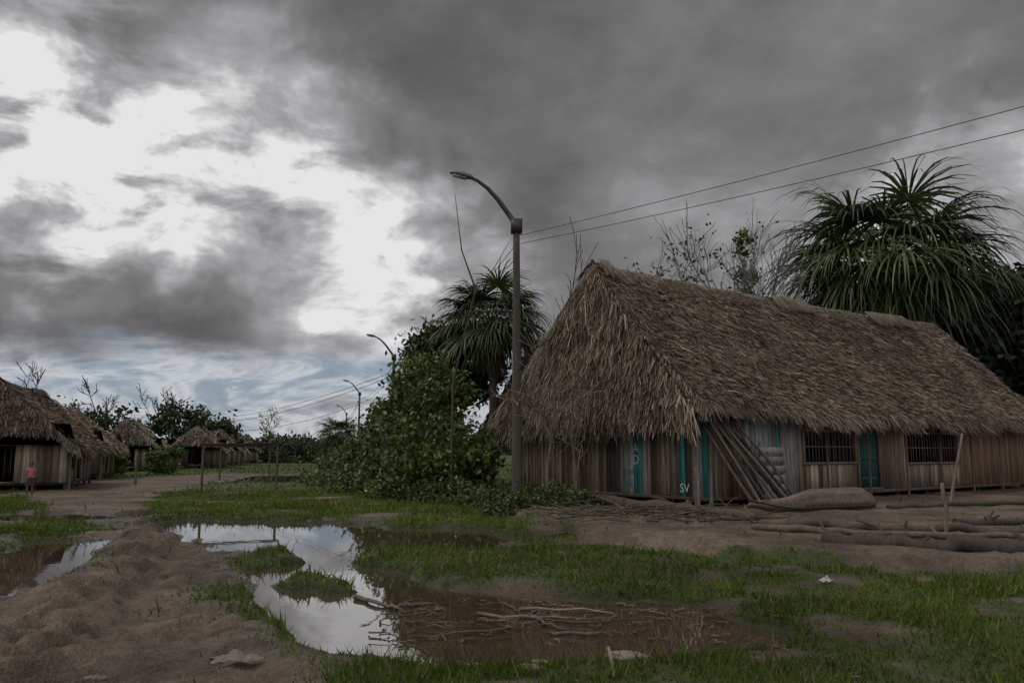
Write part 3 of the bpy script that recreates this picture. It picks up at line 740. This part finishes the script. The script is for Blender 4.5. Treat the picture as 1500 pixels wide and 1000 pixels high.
log('driftwood_log', [(9.8, 21.2, .24), (12, 22.0, .26), (17.5, 23.5, .28)], .09, .06, (.07, .058, .048), 12, .3)
log('wooden_stake', [(7.55, 14.2, 0), (7.6, 14.2, .6), (7.55, 14.2, 1.15)], .035, .028, (.17, .13, .10), 6)
log('leaning_pole', [(12.5, 23.2, .05), (13.2, 23.5, 2.2)], .05, .035, (.17, .13, .11), 6, .05)
log('wooden_stake', [(4.6, 20.3, 0), (4.62, 20.3, 1.3)], .03, .025, (.12, .10, .08), 6)
T = Tubes(7)
for i in range(17):
    bs = loc(1.0+i*.10+R.rand()*.2, 4.95+R.rand()*.7, .12); tp = loc(.1+i*.07+R.rand()*.2, 4.22+R.rand()*.12, 2.0+R.rand()*.6)
    c = [(.12, .09, .07), (.075, .058, .048), (.16, .13, .105)][i % 3]
    T.path([bs, (bs+tp)/2+R.randn(3)*.05, tp], [.05, .045, .038], c)
T.build('leaning_poles', M_BARK)
bx = Boxes()
for i in range(6): bx.add(loc(2.6+R.rand()*.15, 4.5, .4+i*.26), a*.55, b*.02, up*.10, np.array((.28, .25, .22))*(.7+.5*R.rand()))
for sx in (2.15, 3.1): bx.add(loc(sx, 4.46, 1.05), a*.04, b*.018, up*.9, (.16, .13, .11))
bx.build('plank_pallet', M_WOOD)
T = Tubes(5)
for i in range(150):
    x = .6+R.rand()*5.0; y = 16.4+R.rand()*4.8; an = R.rand()*3.1; L = .3+R.rand()*1.2; z = zat(x, y)+.02+R.rand()*.12
    p = np.array([x, y, z]); q = p+np.array([math.cos(an)*L, math.sin(an)*L*.6, R.randn()*.12])
    T.path([p, (p+q)/2+R.randn(3)*.04, q], [.018, .015, .008], np.array((.11, .085, .068))*(.5+.9*R.rand()))
T.build('brushwood', M_BARK)
T = Tubes(6)
def stk(p, q, r, c=(.11, .085, .07)):
    p = np.array([*p, -.04]); q = np.array([*q, -.03]); n = 7; t = np.linspace(0, 1, n)[:, None]
    P = p*(1-t)+q*t+R.randn(n, 3)*[.03, .03, .008]; T.path(P, np.linspace(r, r*.5, n), np.array(c)*(.7+.6*R.rand()))
stk((-1.85, 9.9), (-1.2, 9.1), .03); stk((-1.3, 9.3), (-.9, 9.5), .02); stk((-1.3, 7.05), (-1.05, 7.0), .04, (.08,.06,.05)); stk((-.4, 8.9), (.6, 8.6), .022, (.24,.19,.15)); stk((.2, 8.8), (.55, 8.1), .02)
stk((.1, 9.2), (1.1, 8.95), .018, (.24,.19,.15)); stk((-.9, 7.8), (.1, 8.2), .014); stk((.3, 8.4), (1.3, 8.6), .016); stk((.35, 8.0), (.9, 7.95), .02); stk((-.1, 9.5), (.1, 9.0), .015)
for i in range(90):
    x = -1.4+R.rand()*3.6; y = 7.5+R.rand()*2.2; an = R.randn()*1.0; L = .08+.30*R.rand()
    stk((x, y), (x+math.cos(an)*L, y+math.sin(an)*L), .004+.007*R.rand(), (.15, .12, .095))
T.build('floating_sticks', M_BARK)
T = Tubes(6); T.path([(.76, 6.2, -.05), (.75, 6.2, .12), (.72, 6.22, .25)], [.014, .014, .012], (.28, .22, .17)); T.build('broken_stick', M_BARK)
T = Tubes(4)
for i in range(420):
    y = 4.8+R.rand()**1.5*14; x = R.randn()*5+1
    z = zat(x, y)+.015
    if z < -.03: continue
    an = R.rand()*6.28; L = .03+.14*R.rand()
    T.path([(x, y, z), (x+math.cos(an)*L, y+math.sin(an)*L, z+.01)], [.006, .004], np.array((.17, .13, .10))*(.5+.8*R.rand()))
T.build('ground_twigs', M_BARK)

def stone(x, y, rx, ry, rz, col, name='stone'):
    import bmesh
    bm = bmesh.new(); bmesh.ops.create_icosphere(bm, subdivisions=4, radius=1)
    sd = R.randint(100); z0 = zat(x, y)
    for v in bm.verts:
        c = v.co; k = 1+.5*(float(fbm(np.array([c.x*1.5+9]), np.array([c.y*1.5+c.z*2]), sd, 4)[0])-.5)
        v.co = Vector((x+c.x*rx*k, y+c.y*ry*k, z0+c.z*rz*k*(1 if c.z > 0 else .5)))
    V = np.array([v.co[:] for v in bm.verts]); F = np.array([[v.index for v in f.verts] for f in bm.faces]); bm.free()
    return mesh_np(name, V, F, col, M_STONE, None, True)
stone(.93, 6.75, .17, .10, .06, (.20, .17, .15)); stone(.25, 7.05, .13, .08, .05, (.18, .15, .12)); stone(.15, 6.65, .12, .08, .03, (.17, .14, .115)); stone(-.3, 6.9, .07, .05, .03, (.17, .14, .115))
stone(6.6, 15.8, .12, .1, .06, (.2, .17, .14))
def rag(name, x, y, w, d, col, h=.05):
    n = 26; g = np.linspace(-1, 1, n); A, B_ = np.meshgrid(g, g); z0 = zat(x, y)
    an = np.arctan2(B_, A); rr = .65+.6*fbm(np.cos(an)*2+7, np.sin(an)*2, 5, 3)
    XX = x+A*w*rr; YY = y+B_*d*rr; ZZ = z0+.015+h*fbm(A*3+x, B_*5+y, 8, 3)*(1-.6*np.maximum(abs(A), abs(B_)))
    idx = np.arange(n*n).reshape(n, n); F = np.stack([idx[:-1, :-1], idx[:-1, 1:], idx[1:, 1:], idx[1:, :-1]], -1).reshape(-1, 4)
    mesh_np(name, np.stack([XX, YY, ZZ], -1).reshape(-1, 3), F, col, M_CLOTH, None, True)
rag('discarded_rag', -2.15, 6.52, .2, .07, (.17, .15, .13), .14); rag('discarded_plastic', 3.9, 10.2, .09, .05, (.38, .38, .37), .12); rag('leaf_litter', -3.1, 6.2, .08, .04, (.14, .12, .10)); rag('leaf_litter', -.55, 8.9, .06, .04, (.3, .3, .28), .05)
n = 20; gu = np.linspace(0, 1, n); U, W_ = np.meshgrid(gu, gu)
XX = -1.45+U*.5; YY = 28.2+.06*np.sin(U*14)+.1*U; ZZ = 1.75-W_*1.0+.05*np.sin(U*6)
idx = np.arange(n*n).reshape(n, n); F = np.stack([idx[:-1, :-1], idx[:-1, 1:], idx[1:, 1:], idx[1:, :-1]], -1).reshape(-1, 4)
mesh_np('hanging_cloth', np.stack([XX, YY, ZZ], -1).reshape(-1, 3), F, (.10, .035, .03), M_CLOTH, None, True)
T = Tubes(5); T.path([(-1.7, 28.2, 1.78), (-.5, 28.4, 1.8)], .015, DARKB); T.path([(-1.65, 28.2, 0), (-1.65, 28.2, 1.85)], .035, DARKB); T.build('clothes_rail', M_BARK)

# ------------------------------------------------------------------ child standing at the roadside
def person(x, y, Hh, yaw):
    k = Hh/1.7
    J = {
     'pel': (0, 0, .93, .135), 'waist': (0, 0, 1.07, .115), 'chest': (0, .0, 1.26, .135), 'neckb': (0, 0, 1.42, .07), 'neck': (0, -.01, 1.50, .05), 'hd': (0, -.015, 1.56, .06),
     'shL': (.16, 0, 1.38, .06), 'elL': (.22, .02, 1.12, .04), 'wrL': (.16, -.16, 1.00, .028), 'paL': (.13, -.22, .99, .03),
     'shR': (-.16, 0, 1.38, .06), 'elR': (-.23, .01, 1.10, .04), 'wrR': (-.25, -.05, .87, .028), 'paR': (-.25, -.07, .80, .032),
     'hipL': (.09, 0, .88, .10), 'knL': (.10, -.02, .49, .062), 'anL': (.10, .02, .09, .042), 'toL': (.11, -.12, .035, .035),
     'hipR': (-.09, 0, .88, .10), 'knR': (-.11, .0, .49, .062), 'anR': (-.12, .03, .09, .042), 'toR': (-.15, -.11, .035, .035)}
    E = [('pel','waist'),('waist','chest'),('chest','neckb'),('neckb','neck'),('neck','hd'),('chest','shL'),('shL','elL'),('elL','wrL'),('wrL','paL'),
         ('chest','shR'),('shR','elR'),('elR','wrR'),('wrR','paR'),('pel','hipL'),('hipL','knL'),('knL','anL'),('anL','toL'),('pel','hipR'),('hipR','knR'),('knR','anR'),('anR','toR')]
    for sd, base in (('L', (.13, -.22, .99)), ('R', (-.25, -.07, .80))):
        fw = np.array([-.1, -1, -.15]) if sd == 'L' else np.array([0, -.25, -1.]); fw = fw/np.linalg.norm(fw)
        sp3 = np.array([0, 0, 1.]) if sd == 'L' else np.array([0, 1., -.2])
        for f, (o_, l_) in enumerate(((-.024, .05), (-.008, .062), (.008, .058), (.024, .045))):
            p1 = np.array(base)+fw*.035+sp3*o_; p2 = p1+fw*l_*.6; p3 = p2+fw*l_*.5+np.array([0, -.012, -.01])
            for q, (pp, r_) in enumerate(((p1, .0095), (p2, .0085), (p3, .007))): J[f'f{sd}{f}{q}'] = (*pp, r_)
            E += [('pa'+sd, f'f{sd}{f}0'), (f'f{sd}{f}0', f'f{sd}{f}1'), (f'f{sd}{f}1', f'f{sd}{f}2')]
        p1 = np.array(base)+fw*.01+sp3*.035; p2 = p1+fw*.03+sp3*.012; J[f't{sd}0'] = (*p1, .011); J[f't{sd}1'] = (*p2, .009); E += [('pa'+sd, f't{sd}0'), (f't{sd}0', f't{sd}1')]
    names = list(J); me = bpy.data.meshes.new('body_skel'); me.from_pydata([J[n_][:3] for n_ in names], [(names.index(p), names.index(q)) for p, q in E], [])
    ob = bpy.data.objects.new('body_skel', me); COL.objects.link(ob)
    md = ob.modifiers.new('skin', 'SKIN'); md.use_smooth_shade = True
    for i, n_ in enumerate(names):
        me.skin_vertices[0].data[i].radius = (J[n_][3],)*2; me.skin_vertices[0].data[i].use_root = (n_ == 'pel')
    ob.modifiers.new('sub', 'SUBSURF').levels = 2
    bpy.context.view_layer.update(); dg = bpy.context.evaluated_depsgraph_get(); m2 = bpy.data.meshes.new_from_object(ob.evaluated_get(dg)); bpy.data.objects.remove(ob)
    e = empty('child'); co = np.array([v.co[:] for v in m2.vertices])
    sk = np.array([.13, .07, .045]); C = np.tile(sk, (len(co), 1))
    X0, Z0 = np.abs(co[:, 0]), co[:, 2]
    shirt = (Z0 > .93) & (Z0 < 1.46) & (X0 < .17) | (Z0 > 1.22) & (Z0 < 1.45) & (X0 < .25)
    C[shirt] = (.38, .10, .14); C[(Z0 > .55) & (Z0 <= .95) & (X0 < .2)] = (.05, .03, .04)
    m2.materials.clear()
    at_ = m2.attributes.new('tint', 'FLOAT_COLOR', 'POINT'); at_.data.foreach_set('color', np.hstack([C, np.ones((len(C), 1))]).astype(np.float32).ravel())
    finish('body', m2, M_SKIN, e, True)
    def ell(nm, c, r, col, flt=None):
        import bmesh
        bm = bmesh.new(); bmesh.ops.create_uvsphere(bm, u_segments=20, v_segments=14, radius=1)
        if flt: bmesh.ops.delete(bm, geom=[v for v in bm.verts if not flt(v.co)], context='VERTS')
        mm = bpy.data.meshes.new(nm)
        for v in bm.verts:
            w_ = 1-.16*max(0, -v.co.z) if nm == 'head' else 1
            v.co = Vector((c[0]+v.co.x*r[0]*w_, c[1]+v.co.y*r[1], c[2]+v.co.z*r[2]))
        bm.to_mesh(mm); bm.free(); q = mm.attributes.new('tint', 'FLOAT_COLOR', 'POINT'); q.data.foreach_set('color', np.tile((*col, 1), (len(mm.vertices), 1)).astype(np.float32).ravel())
        return finish(nm, mm, M_SKIN, e, True)
    ell('head', (0, -.02, 1.655), (.078, .095, .12), sk)
    ell('hair', (0, 0, 1.675), (.09, .105, .118), (.012, .010, .009), lambda c: c.y > -.35 or c.z > .55)
    ell('hair_tail', (0, .085, 1.56), (.05, .045, .13), (.012, .010, .009))
    for s_ in (1, -1):
        ell('eye', (.03*s_, -.108, 1.665), (.013, .008, .008), (.02, .015, .012)); ell('ear', (.08*s_, -.01, 1.65), (.012, .022, .03), sk)
    ell('nose', (0, -.118, 1.635), (.014, .017, .022), sk*1.05); ell('mouth', (0, -.108, 1.595), (.026, .01, .008), (.14, .05, .045))
    V = []; kk = 28
    for i, (z_, r_) in enumerate(((1.0, .135), (.85, .17), (.68, .19), (.56, .205))):
        for j in range(kk):
            an = j*2*math.pi/kk; rr_ = r_*(1+.05*i*math.sin(an*6)); V.append((math.cos(an)*rr_, math.sin(an)*rr_*.8, z_))
    F = [(i*kk+j, i*kk+(j+1) % kk, (i+1)*kk+(j+1) % kk, (i+1)*kk+j) for i in range(3) for j in range(kk)]
    mesh_np('skirt', np.array(V), np.array(F), (.06, .03, .045), M_CLOTH, e, True)
    e.location = (x, y, zat(x, y)); e.scale = (k, k, k); e.rotation_euler = (0, 0, yaw)
person(-17.4, 29.2, 1.25, .5)

# ------------------------------------------------------------------ world
w = bpy.data.worlds.new('World'); sc.world = w; w.use_nodes = True; nt = w.node_tree; nt.nodes.clear()
SUN_EL = math.radians(50); SUN_AZ = math.radians(-85)
sky = N(nt, 'ShaderNodeTexSky', sky_type='NISHITA'); sky.sun_disc = False; sky.sun_elevation = SUN_EL; sky.sun_rotation = SUN_AZ
tc = N(nt, 'ShaderNodeTexCoord'); gen = tc.outputs['Generated']
def vm(op, a_, b_=None, out=0):
    n_ = N(nt, 'ShaderNodeVectorMath', operation=op)
    for i, v in enumerate((a_, b_)):
        if v is None: continue
        if isinstance(v, tuple): n_.inputs[i].default_value = v
        else: nt.links.new(v, n_.inputs[i])
    return n_.outputs[out]
def vscale(v, s_):
    n_ = N(nt, 'ShaderNodeVectorMath', operation='SCALE'); nt.links.new(v, n_.inputs[0])
    if isinstance(s_, (int, float)): n_.inputs['Scale'].default_value = s_
    else: nt.links.new(s_, n_.inputs['Scale'])
    return n_.outputs[0]
nn = N(nt, 'ShaderNodeTexNoise'); nn.inputs['Scale'].default_value = 7; nn.inputs['Detail'].default_value = 4; nn.inputs['Roughness'].default_value = .6; nt.links.new(gen, nn.inputs['Vector'])
wv = vscale(vm('SUBTRACT', nn.outputs['Color'], (.5, .5, .5)), .24)
dw = vm('NORMALIZE', vm('ADD', gen, wv))
sx = N(nt, 'ShaderNodeSeparateXYZ'); nt.links.new(gen, sx.inputs[0])
zc = mathn(nt, 'ADD', mathn(nt, 'MAXIMUM', sx.outputs[2], 0.0), .30)
inv = mathn(nt, 'DIVIDE', 1.0, zc); proj = vscale(gen, inv)
n1_ = noise(nt, proj, 1.5, 5, .55, .15)
ms = N(nt, 'ShaderNodeMapping'); ms.inputs['Scale'].default_value = (1, 1, 2.0); nt.links.new(gen, ms.inputs[0])
n2_ = noise(nt, ms.outputs[0], 5.5, 6, .55, .2)
n3_ = noise(nt, ms.outputs[0], 8.5, 6, .58, .3)
lobes = [
 ((-.557,.966,.305), 7, .38), ((-.67,.95,.44), 8, .30), ((-.66,.965,.33), 7, .18), ((-.50,.95,.42), 7, .12),
 ((-.29,.966,.32), 8, .24), ((-.386,.95,.40), 8, .18), ((-.20,.975,.26), 7, .14), ((-.094,.984,.187), 7, .19), ((-.10,.98,.13), 7, .12), ((-.15,.99,.20), 12, .07), ((-.35,.97,.27), 8, .08),
 ((.30,.96,.33), 10, .12), ((.10,.97,.25), 10, .06), ((.62,.974,.24), 8, .26), ((.45,.97,.22), 9, .12), ((-.26,.99,.20), 8, .08),
 ((-.20,.948,.46), 15, -.12), ((.15,.948,.46), 18, -.08), ((.6,.93,.45), 16, -.05), ((-.53,.983,.225), 8, -.09), ((-.43,.99,.165), 8, -.14), ((-.60,.99,.16), 9, -.15),((-.27,.99,.14), 6, -.10)]
acc = None
for d, r, am in lobes:
    d = Vector(d).normalized()
    dt = vm('DOT_PRODUCT', dw, tuple(d), out=1)
    mr = N(nt, 'ShaderNodeMapRange', interpolation_type='SMOOTHERSTEP'); mr.inputs[1].default_value = math.cos(math.radians(r*1.6)); mr.inputs[2].default_value = 1.0
    mr.inputs[3].default_value = 0; mr.inputs[4].default_value = am*.95; nt.links.new(dt, mr.inputs[0])
    acc = mr.outputs[0] if acc is None else mathn(nt, 'ADD', acc, mr.outputs[0])
brk = mathn(nt, 'MULTIPLY', mathn(nt, 'MAXIMUM', acc, 0.0), mathn(nt, 'MULTIPLY', mathn(nt, 'SUBTRACT', n3_, .51), 4.2))
val = mathn(nt, 'ADD', mathn(nt, 'ADD', acc, brk), .45)
val = mathn(nt, 'ADD', val, mathn(nt, 'MULTIPLY', mathn(nt, 'SUBTRACT', n1_, .5), .42))
val = mathn(nt, 'ADD', val, mathn(nt, 'MULTIPLY', mathn(nt, 'SUBTRACT', n2_, .5), .55))
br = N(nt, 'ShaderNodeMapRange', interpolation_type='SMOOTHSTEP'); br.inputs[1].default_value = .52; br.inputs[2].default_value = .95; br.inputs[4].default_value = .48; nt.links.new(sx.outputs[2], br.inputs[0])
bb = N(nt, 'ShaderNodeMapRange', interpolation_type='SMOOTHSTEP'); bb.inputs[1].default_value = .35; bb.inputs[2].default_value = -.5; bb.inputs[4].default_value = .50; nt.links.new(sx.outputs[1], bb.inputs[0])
val = mathn(nt, 'ADD', val, mathn(nt, 'ADD', br.outputs[0], bb.outputs[0]))  # added brightness in the unseen sky overhead and behind, to light the facades
K = 10
cl = ramp(nt, val, [(.08, (.074, .071, .073)), (.32, (.126, .121, .124)), (.52, (.205, .199, .205)), (.76, (.39, .385, .40)), (1.0, (.78, .78, .79))])
cl = mixc(nt, 1.0, cl, (K, K, K), 'MULTIPLY')
mpv = N(nt, 'ShaderNodeMapping'); mpv.inputs['Scale'].default_value = (4.5, 4.5, 15); nt.links.new(gen, mpv.inputs[0])
hn = noise(nt, mpv.outputs[0], 1.5, 6, .62, .5)
hc = ramp(nt, hn, [(.32, (.19, .24, .31)), (.44, (.28, .33, .40)), (.53, (.55, .57, .60)), (.60, (.34, .355, .385)), (.70, (.18, .19, .215))])
hc = mixc(nt, 1.0, hc, (K, K, K), 'MULTIPLY')
hc = mixc(nt, .08, hc, sky.outputs[0])
hz = N(nt, 'ShaderNodeMapRange', interpolation_type='SMOOTHSTEP'); hz.inputs[1].default_value = .140; hz.inputs[2].default_value = .095
hzz = mathn(nt, 'ADD', sx.outputs[2], mathn(nt, 'MULTIPLY', mathn(nt, 'SUBTRACT', n2_, .5), .10)); nt.links.new(hzz, hz.inputs[0])
hl = N(nt, 'ShaderNodeMapRange', interpolation_type='SMOOTHSTEP'); hl.inputs[1].default_value = .25; hl.inputs[2].default_value = -.1; nt.links.new(sx.outputs[0], hl.inputs[0])
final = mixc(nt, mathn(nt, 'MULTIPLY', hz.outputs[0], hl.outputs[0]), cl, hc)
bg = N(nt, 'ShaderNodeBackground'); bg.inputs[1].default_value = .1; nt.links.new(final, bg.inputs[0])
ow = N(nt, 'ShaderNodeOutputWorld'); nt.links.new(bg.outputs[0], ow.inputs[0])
L = bpy.data.lights.new('sun', 'SUN'); L.energy = 1.2; L.angle = math.radians(20); L.color = (1, .92, .82)
lo = bpy.data.objects.new('sun', L); COL.objects.link(lo)
sd = Vector((math.sin(SUN_AZ)*math.cos(SUN_EL), math.cos(SUN_AZ)*math.cos(SUN_EL), math.sin(SUN_EL)))
lo.rotation_euler = (-sd).to_track_quat('-Z', 'Y').to_euler(); lo.location = sd*50

# ------------------------------------------------------------------ camera
cam = bpy.data.cameras.new('camera'); cam.lens = 28; cam.sensor_width = 36; cam.clip_end = 3000; cam.clip_start = .1
co = bpy.data.objects.new('camera', cam); COL.objects.link(co); co.location = (0, 0, 1.7); co.rotation_euler = (math.radians(90+7.81), 0, 0)
sc.camera = co
sc.view_settings.view_transform = 'Standard'; sc.view_settings.look = 'None'; sc.view_settings.exposure = 0; sc.view_settings.gamma = 1
print('BUILD OK', len(bpy.data.objects))
